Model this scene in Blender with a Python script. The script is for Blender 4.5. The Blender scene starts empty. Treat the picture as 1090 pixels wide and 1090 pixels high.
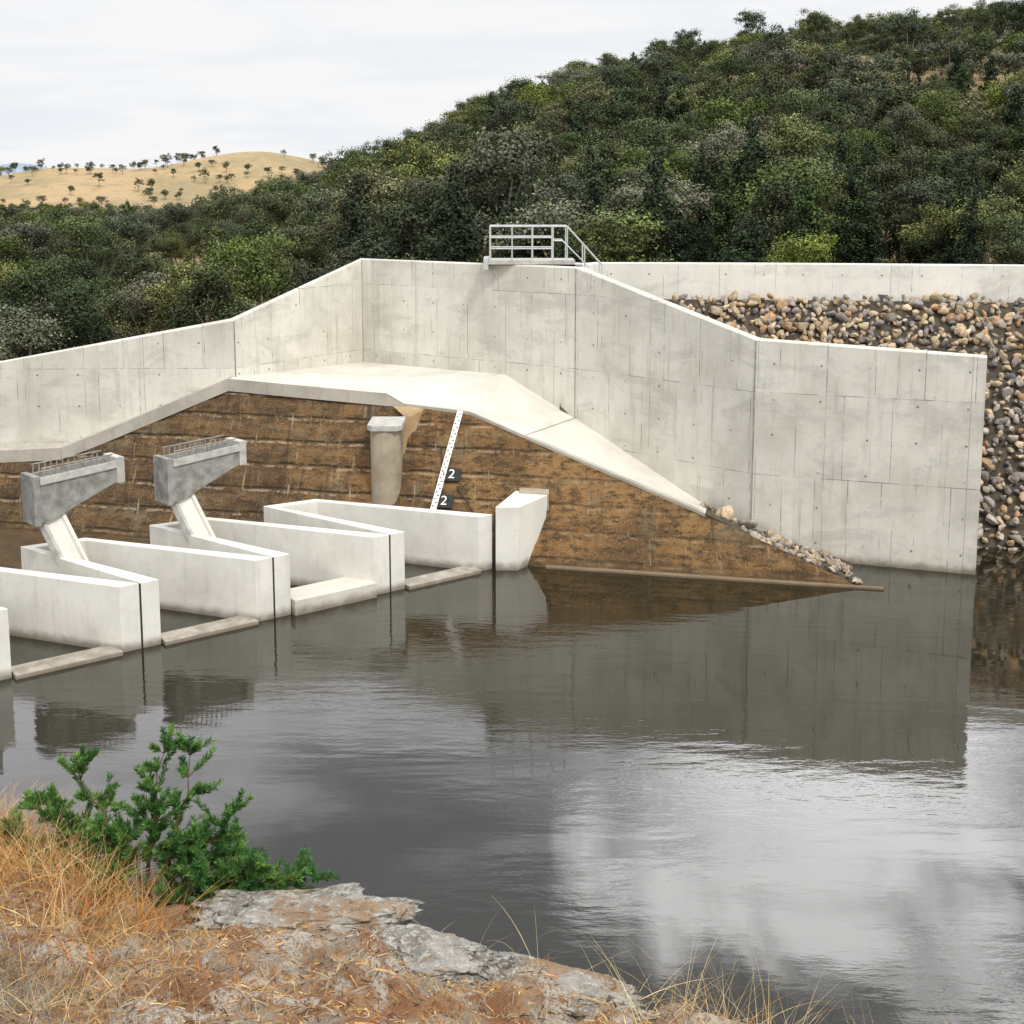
import bpy, bmesh, math, random
import numpy as np
from mathutils import Vector, noise, Matrix
random.seed(7); rng=np.random.default_rng(7)
scene=bpy.context.scene
R=math.radians

# ------------------------------------------------------------ helpers
class NT:
    def __init__(s,tree): s.t=tree; s.n=tree.nodes; s.l=tree.links
    def new(s,typ,**kw):
        nd=s.n.new(typ)
        for k,v in kw.items(): setattr(nd,k,v)
        return nd
    def set(s,sock,v):
        if isinstance(v,bpy.types.NodeSocket): s.l.new(v,sock)
        else: sock.default_value=v
    def math(s,op,a,b=0.0,c=None,clamp=False):
        nd=s.new('ShaderNodeMath',operation=op); nd.use_clamp=clamp
        s.set(nd.inputs[0],a); s.set(nd.inputs[1],b)
        if c is not None: s.set(nd.inputs[2],c)
        return nd.outputs[0]
    def mix(s,f,a,b,mode='MIX'):
        nd=s.new('ShaderNodeMix',data_type='RGBA',blend_type=mode)
        s.set(nd.inputs[0],f); 
        for i,v in ((6,a),(7,b)):
            if not isinstance(v,bpy.types.NodeSocket): v=(*v[:3],1)
            s.set(nd.inputs[i],v)
        return nd.outputs[2]
    def noise(s,vec,scale,detail=5,rough=.6,dist=0):
        nd=s.new('ShaderNodeTexNoise'); s.l.new(vec,nd.inputs['Vector'])
        nd.inputs['Scale'].default_value=scale; nd.inputs['Detail'].default_value=detail
        nd.inputs['Roughness'].default_value=rough; nd.inputs['Distortion'].default_value=dist
        return nd.outputs[0]
    def vor(s,vec,scale,feature='F1',out=0):
        nd=s.new('ShaderNodeTexVoronoi',feature=feature); s.l.new(vec,nd.inputs['Vector'])
        nd.inputs['Scale'].default_value=scale
        return nd.outputs[out]
    def mapping(s,vec,scale=(1,1,1),loc=(0,0,0),rot=(0,0,0)):
        nd=s.new('ShaderNodeMapping'); s.l.new(vec,nd.inputs[0])
        nd.inputs['Scale'].default_value=scale; nd.inputs['Location'].default_value=loc
        nd.inputs['Rotation'].default_value=rot
        return nd.outputs[0]
    def step(s,v,lo,hi,a=0.0,b=1.0):
        nd=s.new('ShaderNodeMapRange'); nd.interpolation_type='SMOOTHSTEP'
        s.set(nd.inputs[0],v)
        for i,x in ((1,lo),(2,hi),(3,a),(4,b)): nd.inputs[i].default_value=x
        return nd.outputs[0]
    def bump(s,h,strength=.3,dist=.05):
        nd=s.new('ShaderNodeBump'); s.l.new(h,nd.inputs['Height'])
        nd.inputs['Strength'].default_value=strength; nd.inputs['Distance'].default_value=dist
        return nd.outputs[0]
def material(name):
    m=bpy.data.materials.new(name); m.use_nodes=True
    t=NT(m.node_tree); b=t.n['Principled BSDF']
    b.inputs['Roughness'].default_value=.85
    b.inputs['Specular IOR Level'].default_value=.3
    return m,t,b
def pos(t): return t.new('ShaderNodeNewGeometry').outputs['Position']
def uv(t): return t.new('ShaderNodeTexCoord').outputs['UV']

def link(o): scene.collection.objects.link(o); return o
def mesh_obj(name,verts,faces,mat=None,parent=None,smooth=False):
    me=bpy.data.meshes.new(name); me.from_pydata([tuple(v) for v in verts],[],[tuple(f) for f in faces]); me.update()
    o=link(bpy.data.objects.new(name,me))
    if mat: me.materials.append(mat)
    if parent: o.parent=parent
    if smooth: me.polygons.foreach_set('use_smooth',[True]*len(me.polygons))
    return o
def empty(name,loc=(0,0,0)):
    o=link(bpy.data.objects.new(name,None)); o.location=loc; o.empty_display_size=.3; return o
def fast_mesh(name,verts,faces,mat=None,cols=None,parent=None,do_link=True,smooth=False):
    me=bpy.data.meshes.new(name); k=faces.shape[1]
    me.vertices.add(len(verts)); me.vertices.foreach_set('co',np.ascontiguousarray(verts,dtype=np.float32).ravel())
    me.loops.add(faces.size); me.loops.foreach_set('vertex_index',np.ascontiguousarray(faces,dtype=np.int32).ravel())
    me.polygons.add(len(faces)); me.polygons.foreach_set('loop_start',np.arange(0,faces.size,k,dtype=np.int32))
    me.polygons.foreach_set('loop_total',np.full(len(faces),k,dtype=np.int32))
    if smooth: me.polygons.foreach_set('use_smooth',np.ones(len(faces),dtype=bool))
    me.update(calc_edges=True)
    if cols is not None:
        a=me.color_attributes.new('tint','FLOAT_COLOR','POINT')
        c=np.ones((len(verts),4),dtype=np.float32); c[:,:3]=cols; a.data.foreach_set('color',c.ravel())
    if mat: me.materials.append(mat)
    o=bpy.data.objects.new(name,me)
    if do_link: link(o)
    if parent: o.parent=parent
    return o
def recalc(o):
    bm=bmesh.new(); bm.from_mesh(o.data); bmesh.ops.recalc_face_normals(bm,faces=bm.faces); bm.to_mesh(o.data); bm.free()
def prism(name,plan,z0,z1,mat,parent=None,bevel=0.0):
    n=len(plan)
    z1l=z1 if isinstance(z1,(list,tuple)) else [z1]*n
    v=[(p[0],p[1],z0) for p in plan]+[(p[0],p[1],z1l[i]) for i,p in enumerate(plan)]
    f=[list(range(n))[::-1],list(range(n,2*n))]+[(i,(i+1)%n,n+(i+1)%n,n+i) for i in range(n)]
    o=mesh_obj(name,v,f,mat,parent); recalc(o)
    if bevel:
        md=o.modifiers.new('bev','BEVEL'); md.width=bevel; md.segments=2; md.limit_method='ANGLE'
    return o
def tube(name,pts,r,mat,parent=None):
    cu=bpy.data.curves.new(name,'CURVE'); cu.dimensions='3D'; cu.bevel_depth=r; cu.bevel_resolution=2
    for pl in pts:
        sp=cu.splines.new('POLY'); sp.points.add(len(pl)-1)
        for i,p in enumerate(pl): sp.points[i].co=(*p,1)
    o=link(bpy.data.objects.new(name,cu)); cu.materials.append(mat)
    if parent: o.parent=parent
    return o
def grid_faces(nx,ny):
    i=np.arange((ny-1)*(nx-1)); r=i//(nx-1); c=i%(nx-1); a=r*nx+c
    return np.stack([a,a+1,a+nx+1,a+nx],1)

# ------------------------------------------------------------ materials
def concrete_mat(name,base,dark,panels=True,pw=1.25,ph=2.3,stain=.5,warm=(.5,.42,.3)):
    m,t,b=material(name); p=pos(t); u=uv(t)
    n1=t.noise(p,.7,6,.65); n2=t.noise(p,5,6,.7); n3=t.noise(p,45,3,.6)
    st=t.noise(t.mapping(u,(3.5,.35,1)),1.0,5,.65) if panels else t.noise(t.mapping(p,(4,4,.6)),1.0,5,.65)
    c=t.mix(t.step(n1,.35,.68),base,dark)
    c=t.mix(t.math('MULTIPLY',t.step(st,.5,.75),stain),c,tuple(x*.62 for x in dark))
    c=t.mix(t.math('MULTIPLY',t.step(n2,.5,.78),.35),c,warm)
    c=t.mix(t.math('MULTIPLY',t.step(n3,.55,.75),.22),c,(.16,.155,.14))
    h=t.math('MULTIPLY',n2,.3)
    sz=t.new('ShaderNodeSeparateXYZ'); t.l.new(p,sz.inputs[0])
    if panels:
        br=t.new('ShaderNodeTexBrick'); t.l.new(u,br.inputs['Vector'])
        br.offset=.37; br.offset_frequency=2; br.squash=.7; br.squash_frequency=3
        for k,v in (('Scale',1),('Mortar Size',.012),('Mortar Smooth',.4),('Bias',0),('Brick Width',pw),('Row Height',ph)): br.inputs[k].default_value=v
        br.inputs['Color1'].default_value=(1,1,1,1); br.inputs['Color2'].default_value=(.88,.88,.87,1); br.inputs['Mortar'].default_value=(1,1,1,1)
        c=t.mix(.8,c,br.outputs[0],'MULTIPLY')
        fade=t.step(t.noise(u,1.1,4,.7),.42,.62,.10,.9)
        c=t.mix(t.math('MULTIPLY',br.outputs[1],fade),c,(.12,.11,.09))
        sx=t.new('ShaderNodeSeparateXYZ'); t.l.new(u,sx.inputs[0])
        vj=t.math('ABSOLUTE',t.math('SUBTRACT',t.math('FRACT',t.math('DIVIDE',t.math('ADD',sx.outputs[0],.31),1.83)),.5))
        vm=t.step(t.noise(t.mapping(u,(.55,.5,1),(4,1,0)),1.0,2),.48,.52,0,.55)
        c=t.mix(t.math('MULTIPLY',t.step(vj,.0,.010,1,0),vm),c,(.10,.09,.075))
        run=t.noise(t.mapping(u,(9,.25,1),(7,3,0)),1.0,3,.6)
        c=t.mix(t.step(run,.60,.74,0,.45),c,(.25,.21,.15))
        pt_=t.noise(t.mapping(u,(.5,1.1,1),(9,4,0)),1.0,6,.7,.4)
        c=t.mix(t.step(pt_,.5,.62,0,.35),c,(.34,.325,.29))
        fx=t.math('SUBTRACT',t.math('FRACT',t.math('DIVIDE',sx.outputs[0],1.25)),.5)
        fy=t.math('SUBTRACT',t.math('FRACT',t.math('DIVIDE',sx.outputs[1],.98)),.5)
        d=t.math('SQRT',t.math('ADD',t.math('POWER',t.math('MULTIPLY',fx,1.25),2),t.math('POWER',t.math('MULTIPLY',fy,.98),2)))
        hole=t.step(d,.024,.040,1,0)
        c=t.mix(t.math('MULTIPLY',hole,t.step(t.noise(u,1.7,2),.38,.55,.15,.8)),c,(.09,.085,.08))
    zz=t.math('ADD',sz.outputs[2],t.math('MULTIPLY',t.noise(p,3,3),-.25))
    c=t.mix(t.step(zz,-.12,.16,.8,0),c,(.12,.09,.055))
    t.l.new(c,b.inputs['Base Color']); t.l.new(t.bump(t.math('ADD',h,t.math('MULTIPLY',n3,.15)),.25,.03),b.inputs['Normal'])
    return m
M_wall=concrete_mat('wall_concrete',(.67,.65,.58),(.55,.53,.465),stain=.45)
M_para=concrete_mat('parapet_concrete',(.76,.745,.68),(.68,.665,.61),pw=2.5,ph=3,stain=.2)
M_slab=concrete_mat('slab_concrete',(.62,.595,.53),(.52,.50,.44),panels=False,stain=0.15)
M_gate=concrete_mat('gate_concrete',(.72,.705,.645),(.61,.595,.54),panels=False,stain=.3)
M_cope=concrete_mat('coping_concrete',(.46,.43,.37),(.33,.31,.265),panels=False,stain=.4)
M_pier=concrete_mat('pier_concrete',(.40,.345,.26),(.24,.20,.14),panels=False,stain=.7)
M_butt=concrete_mat('buttress_concrete',(.40,.29,.17),(.27,.18,.09),panels=False,stain=.6)

m,t,b=material('stained_old_concrete'); M_brown=m; p=pos(t); u=uv(t)
sx=t.new('ShaderNodeSeparateXYZ'); t.l.new(p,sx.inputs[0])
n1=t.noise(p,.5,7,.7,.6); n2=t.noise(t.mapping(p,(1,1,2.6)),2.6,8,.78); n3=t.noise(p,20,5,.75); n4=t.noise(p,1.4,5,.7)
left=t.step(sx.outputs[0],-8,-2,1,0)
c=t.mix(t.step(n1,.38,.6),(.120,.066,.026),(.26,.145,.054))
c=t.mix(t.step(n2,.46,.60,0,.85),c,(.040,.026,.013))
c=t.mix(t.math('MULTIPLY',left,.48),c,(.045,.033,.020))
c=t.mix(t.step(t.noise(p,.9,5,.7,.5),.54,.66,0,.6),c,(.17,.145,.085))
c=t.mix(t.step(n3,.55,.64,0,.55),c,(.38,.27,.15))
c=t.mix(t.step(t.noise(p,34,4,.8),.56,.63,0,.6),c,(.03,.02,.011))
z=t.math('ADD',sx.outputs[2],t.math('MULTIPLY',t.noise(p,.9,5),.16))
xm=t.step(sx.outputs[0],-2,3,1,.45)
fr=t.math('ABSOLUTE',t.math('SUBTRACT',t.math('FRACT',t.math('DIVIDE',z,.62)),.5))
c=t.mix(t.math('MULTIPLY',t.step(fr,.0,.08,1,0),t.math('MULTIPLY',t.step(n4,.36,.5,0,.95),xm)),c,(.016,.011,.006))
fr2=t.math('ABSOLUTE',t.math('SUBTRACT',t.math('FRACT',t.math('ADD',t.math('DIVIDE',z,.62),.14)),.5))
c=t.mix(t.math('MULTIPLY',t.math('MULTIPLY',t.step(fr2,.0,.08,1,0),xm),t.step(t.noise(p,2.3,5,.75),.46,.58,0,.75)),c,(.44,.34,.22))
streak=t.noise(t.mapping(u,(5,.45,1)),1.0,5,.75)
c=t.mix(t.step(streak,.54,.67,0,.65),c,(.030,.020,.011))
c=t.mix(t.step(t.noise(t.mapping(u,(7,.8,1),(3,2,0)),1.0,4,.7),.6,.7,0,.65),c,(.42,.33,.22))
c=t.mix(t.step(sx.outputs[2],.0,.4,.55,0),c,(.06,.038,.018))
t.l.new(c,b.inputs['Base Color']); t.l.new(t.bump(t.math('ADD',n2,t.math('MULTIPLY',n3,.6)),.8,.09),b.inputs['Normal'])

def simple(name,col,rough=.7,metal=0,var=.25,scale=8):
    m,t,b=material(name); p=pos(t); n=t.noise(p,scale,5,.65)
    c=t.mix(t.step(n,.3,.7),tuple(x*(1-var) for x in col),tuple(min(1,x*(1+var)) for x in col))
    t.l.new(c,b.inputs['Base Color']); b.inputs['Roughness'].default_value=rough; b.inputs['Metallic'].default_value=metal
    t.l.new(t.bump(n,.2,.02),b.inputs['Normal'])
    return m
M_rubber=simple('black_rubber_seal',(.03,.029,.026),.7)
M_steel=simple('galvanised_steel',(.50,.51,.50),.5,.2,.15)
M_grey=simple('weathered_grey_concrete',(.24,.235,.215),.85,0,.35,3)
M_greyl=simple('pale_grey_concrete',(.42,.41,.38),.85,0,.2,4)
M_white=simple('white_gauge_paint',(.78,.77,.72),.6,0,.08)
M_black=simple('black_paint',(.02,.02,.02),.6)
M_soil=simple('rubble_soil',(.07,.058,.042),.95,0,.4,3)
M_bark=simple('bark',(.20,.17,.13),.95,0,.4,3)
M_twig=simple('twig',(.12,.075,.045),.9,0,.3,10)

def tint_mat(name,rough=.9,noise_scale=12,var=.35,bump=.5,transl=0,instvar=False):
    m,t,b=material(name)
    a=t.new('ShaderNodeAttribute'); a.attribute_name='tint'; c=a.outputs['Color']
    p=t.new('ShaderNodeTexCoord').outputs['Object']
    if instvar:
        oi=t.new('ShaderNodeObjectInfo')
        rmp=t.new('ShaderNodeValToRGB'); t.l.new(oi.outputs['Random'],rmp.inputs[0])
        e=rmp.color_ramp.elements
        e[0].position=0; e[0].color=(.42,.50,.44,1); e[1].position=1; e[1].color=(1.5,1.38,.95,1)
        for ps,cl in ((.25,(.72,.80,.68,1)),(.5,(1.25,1.15,1.2,1)),(.7,(.60,.68,.62,1)),(.85,(1.25,1.3,.7,1))):
            x=e.new(ps); x.color=cl
        c=t.mix(1,c,rmp.outputs[0],'MULTIPLY')
    else:
        n=t.noise(p,noise_scale,5,.7)
        k=t.step(n,.3,.7,1-var,1+var)
        cc=t.new('ShaderNodeCombineXYZ')
        for i in range(3): t.l.new(k,cc.inputs[i])
        c=t.mix(1,c,cc.outputs[0],'MULTIPLY')
        if bump: t.l.new(t.bump(n,bump,.05),b.inputs['Normal'])
    t.l.new(c,b.inputs['Base Color']); b.inputs['Roughness'].default_value=rough
    if transl:
        tr=t.new('ShaderNodeBsdfTranslucent'); t.l.new(c,tr.inputs[0])
        mx=t.new('ShaderNodeMixShader'); mx.inputs[0].default_value=transl
        t.l.new(b.outputs[0],mx.inputs[1]); t.l.new(tr.outputs[0],mx.inputs[2])
        t.l.new(mx.outputs[0],t.n['Material Output'].inputs[0])
    return m
M_rock=tint_mat('boulder_stone',.9,9,.35,.6)
M_leaf=tint_mat('tree_foliage',.8,.35,.3,0,0,True)
M_shrub=tint_mat('shrub_foliage',.55,6,.25,0,.3)
M_grass=tint_mat('dry_grass_blades',.8,5,.2,0,.25)

# ------------------------------------------------------------ camera (10 m above the water)
cam=bpy.data.cameras.new('camera'); co=link(bpy.data.objects.new('camera',cam)); scene.camera=co
co.location=(0,0,10); co.rotation_euler=(R(82),0,0)
cam.sensor_width=36; cam.lens=36*1300/1090; cam.shift_y=-157/1090; cam.clip_end=12000; cam.clip_start=.05

# ------------------------------------------------------------ world: bright broken overcast
w=bpy.data.worlds.new('World'); scene.world=w; w.use_nodes=True; t=NT(w.node_tree)
sun_el,sun_az=R(50),R(150)
sky=t.new('ShaderNodeTexSky',sky_type='NISHITA'); sky.sun_disc=False; sky.sun_elevation=sun_el; sky.sun_rotation=sun_az; sky.dust_density=2
g=t.new('ShaderNodeTexCoord').outputs['Generated']
s=t.new('ShaderNodeSeparateXYZ'); t.l.new(g,s.inputs[0])
den=t.math('ADD',t.math('MAXIMUM',s.outputs[2],0),.12)
cb=t.new('ShaderNodeCombineXYZ'); t.l.new(t.math('DIVIDE',s.outputs[0],den),cb.inputs[0]); t.l.new(t.math('DIVIDE',s.outputs[1],den),cb.inputs[1])
n1=t.noise(t.mapping(cb.outputs[0],(.7,1,1),(3.1,1.7,0)),1.1,7,.55,.3)
n2=t.noise(t.mapping(g,(2.6,1.2,13.0),(1.3,.4,2.2)),1.0,7,.6,.5)
low=t.mix(t.step(n1,.4,.6),(8.5,8.8,9.2),(9.4,9.4,9.45))
deck=t.step(t.math('ADD',s.outputs[2],t.math('MULTIPLY',t.math('SUBTRACT',n2,.5),.36)),.42,.51)
high=t.mix(deck,(18,18,18.8),(6.0,6.4,7.1))
vd=t.new('ShaderNodeVectorMath',operation='DOT_PRODUCT'); t.l.new(g,vd.inputs[0]); vd.inputs[1].default_value=Vector((.25,.9377,.50)).normalized()
n5=t.noise(t.mapping(g,(6,3,14),(4.3,.4,1.2)),1.0,6,.6,.8)
gap=t.math('MULTIPLY',t.step(t.math('ADD',vd.outputs[1],t.math('MULTIPLY',t.math('SUBTRACT',n5,.5),.07)),.980,1.0),.95)
high=t.mix(gap,high,(46,46,46.5))
zen=t.step(s.outputs[2],.64,.85)
high=t.mix(zen,high,(21,21,21.2))
hi=t.step(s.outputs[2],.18,.28)
c=t.mix(hi,low,high)
cover=t.step(n1,.2,.42,.92,1.0)
c=t.mix(cover,sky.outputs[0],c)
bg=t.n['Background']; t.l.new(c,bg.inputs[0]); bg.inputs[1].default_value=.1

sd=bpy.data.lights.new('sun','SUN'); sd.energy=2.4; sd.angle=R(10); sd.color=(1,.95,.86)
so=link(bpy.data.objects.new('sun',sd))
dv=Vector((math.sin(sun_az)*math.cos(sun_el),math.cos(sun_az)*math.cos(sun_el),math.sin(sun_el)))
so.rotation_euler=dv.to_track_quat('Z','Y').to_euler()

# ------------------------------------------------------------ ground / hills
def sm(x,a,b):
    x=np.clip((x-a)/(b-a),0,1); return x*x*(3-2*x)
def ground_h(x,y):
    x=np.asarray(x,float); y=np.asarray(y,float)
    Rg=np.interp(x,[-400,-130,-80,-56,-28,3,38,106,250,600],[-2,-2,-2,1,11.5,24,32,39,44,30])
    pr=np.interp(y,[60,90,140,200,250,300,420,700],[0,.10,.34,.72,.97,1.0,.7,.05])
    base=np.interp(x,[-20,0,10,40],[0,1.5,2.5,3])
    z=base*sm(y,44,52)+Rg*pr
    z+=1.2*np.sin(x*.06+1)*np.sin(y*.05)*sm(y,80,140)*sm(x,-70,-30)
    z+=34*np.exp(-((x+150)/80)**2-((y-780)/120)**2)
    z+=23*np.exp(-((x+275)/65)**2-((y-760)/110)**2)
    z+=27*np.exp(-((x+430)/85)**2-((y-980)/120)**2)
    z+=2.0*np.sin(x*.045)*np.sin(y*.03+1)*sm(y,500,700)*(1-sm(y,900,1300))
    z+=-3.5*(1-sm(y,41,45))
    return z
tt=np.linspace(-1,1,261); xs=3500*np.sinh(5*tt)/np.sinh(5)
ys=np.concatenate([np.linspace(-600,36,12),np.linspace(38,60,18),np.geomspace(62,5000,170)])
X,Y=np.meshgrid(xs,ys); Z=ground_h(X,Y)
m,t,b=material('dry_hill_ground'); p=pos(t)
n1=t.noise(p,.02,6,.6); n2=t.noise(p,.12,7,.75)
c=t.mix(t.step(n1,.40,.6),(.38,.27,.14),(.27,.21,.11)); c=t.mix(t.step(n2,.5,.64,0,.6),c,(.15,.15,.075))
t.l.new(c,b.inputs['Base Color'])
fast_mesh('ground',np.stack([X.ravel(),Y.ravel(),Z.ravel()],1),grid_faces(len(xs),len(ys)),m,smooth=True)

xs2=np.linspace(-3500,1500,200); v=[];f=[]
for i,x in enumerate(xs2):
    h=52+42*math.exp(-((x+1500)/150)**2)+9*math.sin(x*.004)+8*noise.noise(Vector((x*.006,0,0)))
    v+=[(x,3400,-5),(x,3450,h*.8),(x,3700,h),(x,4200,-5)]
for i in range(len(xs2)-1):
    for k in range(3): f.append((i*4+k,i*4+4+k,i*4+5+k,i*4+1+k))
mesh_obj('distant_hills',v,f,simple('hazy_blue_hill',(.24,.30,.36),1,0,.15,.01),smooth=True)  # distance haze is painted into the bluish base colour

# ------------------------------------------------------------ water
m,t,b=material('reservoir_water'); p=pos(t)
r1=t.noise(t.mapping(p,(.9,2.8,1),(0,0,0),(0,0,.12)),1.3,4,.55); r2=t.noise(t.mapping(p,(1,2.4,1)),6,3,.6)
calm=t.step(t.noise(t.mapping(p,(.35,1.6,1),(2,0,0)),.19,4,.55,.6),.42,.66,.08,1.0)
hgt=t.math('MULTIPLY',t.math('ADD',r1,t.math('MULTIPLY',r2,.12)),calm)
t.l.new(t.bump(hgt,.18,.05),b.inputs['Normal'])
b.inputs['Base Color'].default_value=(.016,.014,.007,1); b.inputs['Roughness'].default_value=.0
b.inputs['IOR'].default_value=1.75; b.inputs['Specular IOR Level'].default_value=.5
mesh_obj('water',[(-300,-200,0),(300,-200,0),(300,44,0),(-300,44,0)],[(0,1,2,3)],m)

# ------------------------------------------------------------ main retaining wall
pts=[(-30,40.4),(-15.9,37.35),(-8.6,37.6),(-5.2,42.3),(1.96,37.5),(6.65,33.05),(12.25,31.19)]
tops=[3.9,4.82,6.12,7.74,7.74,6.05,5.82]
def offset_poly(pts,d):
    out=[]
    for i,p in enumerate(pts):
        p=Vector(p)
        a=(p-Vector(pts[i-1])).normalized() if i>0 else None
        c=(Vector(pts[i+1])-p).normalized() if i<len(pts)-1 else None
        if a is None: a=c
        if c is None: c=a
        na=Vector((-a.y,a.x)); nc=Vector((-c.y,c.x)); n=(na+nc).normalized()
        out.append(p+n*d/max(.4,n.dot(na)))
    return out
def wall_mesh(name,pts,tops,zb,thick,mat,u0=0,cham=.035):
    fr=offset_poly(pts,0); fc=offset_poly(pts,cham); bk=offset_poly(pts,thick); v=[];f=[];uvs=[];L=u0
    Ls=[]
    for i,p in enumerate(pts):
        if i: L+=(Vector(p)-Vector(pts[i-1])).length
        Ls.append(L)
        v+=[(fr[i].x,fr[i].y,zb),(fr[i].x,fr[i].y,tops[i]-cham),(fc[i].x,fc[i].y,tops[i]),(bk[i].x,bk[i].y,tops[i]),(bk[i].x,bk[i].y,zb)]
    n=len(pts)
    for i in range(n-1):
        for k in range(4):
            f.append((i*5+k,i*5+5+k,i*5+6+k,i*5+1+k))
            uvs+=[(Ls[i],v[i*5+k][2]),(Ls[i+1],v[i*5+5+k][2]),(Ls[i+1],v[i*5+6+k][2]),(Ls[i],v[i*5+1+k][2])]
    for i in (0,n-1):
        idx=[i*5+k for k in range(5)]
        if i: idx=idx[::-1]
        f.append(tuple(idx)); uvs+=[(Ls[i]+.3*(k%2),v[j][2]) for k,j in enumerate(idx)]
    o=mesh_obj(name,v,f,mat)
    ul=o.data.uv_layers.new(name='UVMap')
    for i,q in enumerate(uvs): ul.data[i].uv=q
    recalc(o)
    return o
ow=wall_mesh('concrete_retaining_wall',pts,tops,-2.5,.34,M_wall)
for i in (2,3,4,5):
    p=pts[i]
    prism('expansion_joint',[(p[0]-.015,p[1]-.012),(p[0]+.015,p[1]-.012),(p[0]+.015,p[1]+.03),(p[0]-.015,p[1]+.03)],-1,tops[i]-.05,M_grey,ow)
wall_mesh('crest_parapet_wall',[(2.3,39.6),(2.9,40.4),(9,40.0),(16.3,39.0),(26,36.6),(50,28)],[7.72]*6,5.6,.3,M_para,3)

# ------------------------------------------------------------ stained abutment face (battered)
def fy(x,z): return 32.05-.22*x+.82*z
crest=[(-30,1.4),(-15.8,1.8),(-13.8,1.95),(-12.5,2.45),(-8.75,4.0),(-3.75,3.76),(-3.2,3.75),(-1.24,3.6),(.35,3.06),(5.2,1.4),(9,0),(10.2,-.45)]
v=[];f=[];uvl=[]
nrow=56
cc=[]
for i in range(len(crest)-1):
    (x0,z0),(x1,z1)=crest[i],crest[i+1]; n=max(1,int(abs(x1-x0)/.12))
    for k in range(n): cc.append((x0+(x1-x0)*k/n,z0+(z1-z0)*k/n))
cc.append(crest[-1])
for x,z in cc:
    for k in range(nrow):
        zz=-1.2+(z+1.2)*k/(nrow-1); q=0
        if k<nrow-1:
            q=noise.fractal(Vector((x*1.1,zz*2.2,5)),1,2,5)*.03
            amp=.15-.10*float(sm(x,-4,1))
            ph=(zz/.62+.12*noise.noise(Vector((x*.6,0,0))))%1.0
            q+=amp*((.5-ph) if ph<.85 else (.5-.85+(ph-.85)/.15*.85))*(1+.5*noise.noise(Vector((x*2,zz*2,1))))
        v.append((x,fy(x,zz)+q,zz)); uvl.append((x,zz))
for i in range(len(cc)-1):
    for k in range(nrow-1): f.append((i*nrow+k,(i+1)*nrow+k,(i+1)*nrow+k+1,i*nrow+k+1))
ab=mesh_obj('old_spillway_abutment',v,f,M_brown); ul=ab.data.uv_layers.new(name='UVMap')
for lp in ab.data.loops: ul.data[lp.index].uv=uvl[lp.vertex_index]
M_toe=concrete_mat('toe_concrete',(.36,.27,.17),(.20,.14,.08),panels=False,stain=.5)
vv=[];ff=[]
for i,(x,w_) in enumerate(((.9,.13),(4,.12),(7,.11),(9.45,.04))):
    y=fy(x,0); vv+=[(x,y-w_,-.3),(x,y-w_,.045),(x,y+.06,.06),(x,y+.2,-.3)]
for i in range(3):
    for k in range(3): ff.append((i*4+k,i*4+4+k,i*4+5+k,i*4+1+k))
mesh_obj('toe_ledge',vv,ff,M_toe,ab)

def P(x,z,dz=0,dy=0): return (x,fy(x,z)+dy,z+dz)
A=P(-8.75,4.0,.33,-.03); D=P(-3.75,3.76,.33,-.03); E=P(-3.2,3.75,.03,0); F=P(-1.24,3.6,.03); J=P(.35,3.06,.03); I=P(5.2,1.4,.03)
B1=(-5.2,42.5,4.15); A2=(-8.6,37.75,4.33); C=(-.15,39.05,4.2); G=(2.05,37.65,3.04); H=(5.65,34.25,1.12)
v=[A,D,C,B1,A2,E,F,J,G,I,H]
f=[(0,1,2,3,4),(1,5,6,2),(6,7,8,2),(7,9,10,8)]
sl=mesh_obj('spillway_apron_slab',v,f,M_slab)
vv=[];ff=[]
for i,q in enumerate((E,F,J,I)):
    vv+=[(q[0],q[1]-.04,q[2]+.015),(q[0],q[1]-.04,q[2]-.07),(q[0],q[1]+.3,q[2]+.015)]
for i in range(3): ff+=[(i*3+1,i*3+4,i*3+3,i*3),(i*3,i*3+3,i*3+5,i*3+2)]
mesh_obj('ramp_edge',vv,ff,M_cope,sl)
def edge_strip(name,line,mat,parent,back=1.6,rise=.33,proud=.08):
    vv=[];ff=[]
    for x,z in line:
        y=fy(x,z)
        vv+=[(x,y-proud,z-.05),(x,y-proud,z+rise),(x,y+back,z+rise)]
    for i in range(len(line)-1):
        for k in range(2): ff.append((i*3+k,i*3+3+k,i*3+4+k,i*3+1+k))
    return mesh_obj(name,vv,ff,mat,parent)
edge_strip('coping',[(-30,1.4),(-15.8,1.8),(-13.8,1.95),(-12.5,2.45),(-8.75,4.0)],M_cope,ab,back=1.2)
a=Vector(A);d=Vector(D); pr_=Vector((0,-.06,0))
mesh_obj('slab_edge',[a+pr_,d+pr_,d+pr_-Vector((0,0,.38)),a+pr_-Vector((0,0,.38)),Vector(E)+pr_,Vector(E)+pr_-Vector((0,0,.08)),a,d],[(0,1,2,3),(1,4,5,2),(0,1,7,6)],M_cope,sl)
def joint(p,q,w_=.02):
    p=Vector(p)+Vector((0,0,.012)); q=Vector(q)+Vector((0,0,.012)); d_=(q-p).normalized(); s_=Vector((-d_.y,d_.x,0)).normalized()*w_
    mesh_obj('slab_joint',[p-s_,p+s_,q+s_,q-s_],[(0,1,2,3)],M_cope,sl)
joint(J,G)

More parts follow.
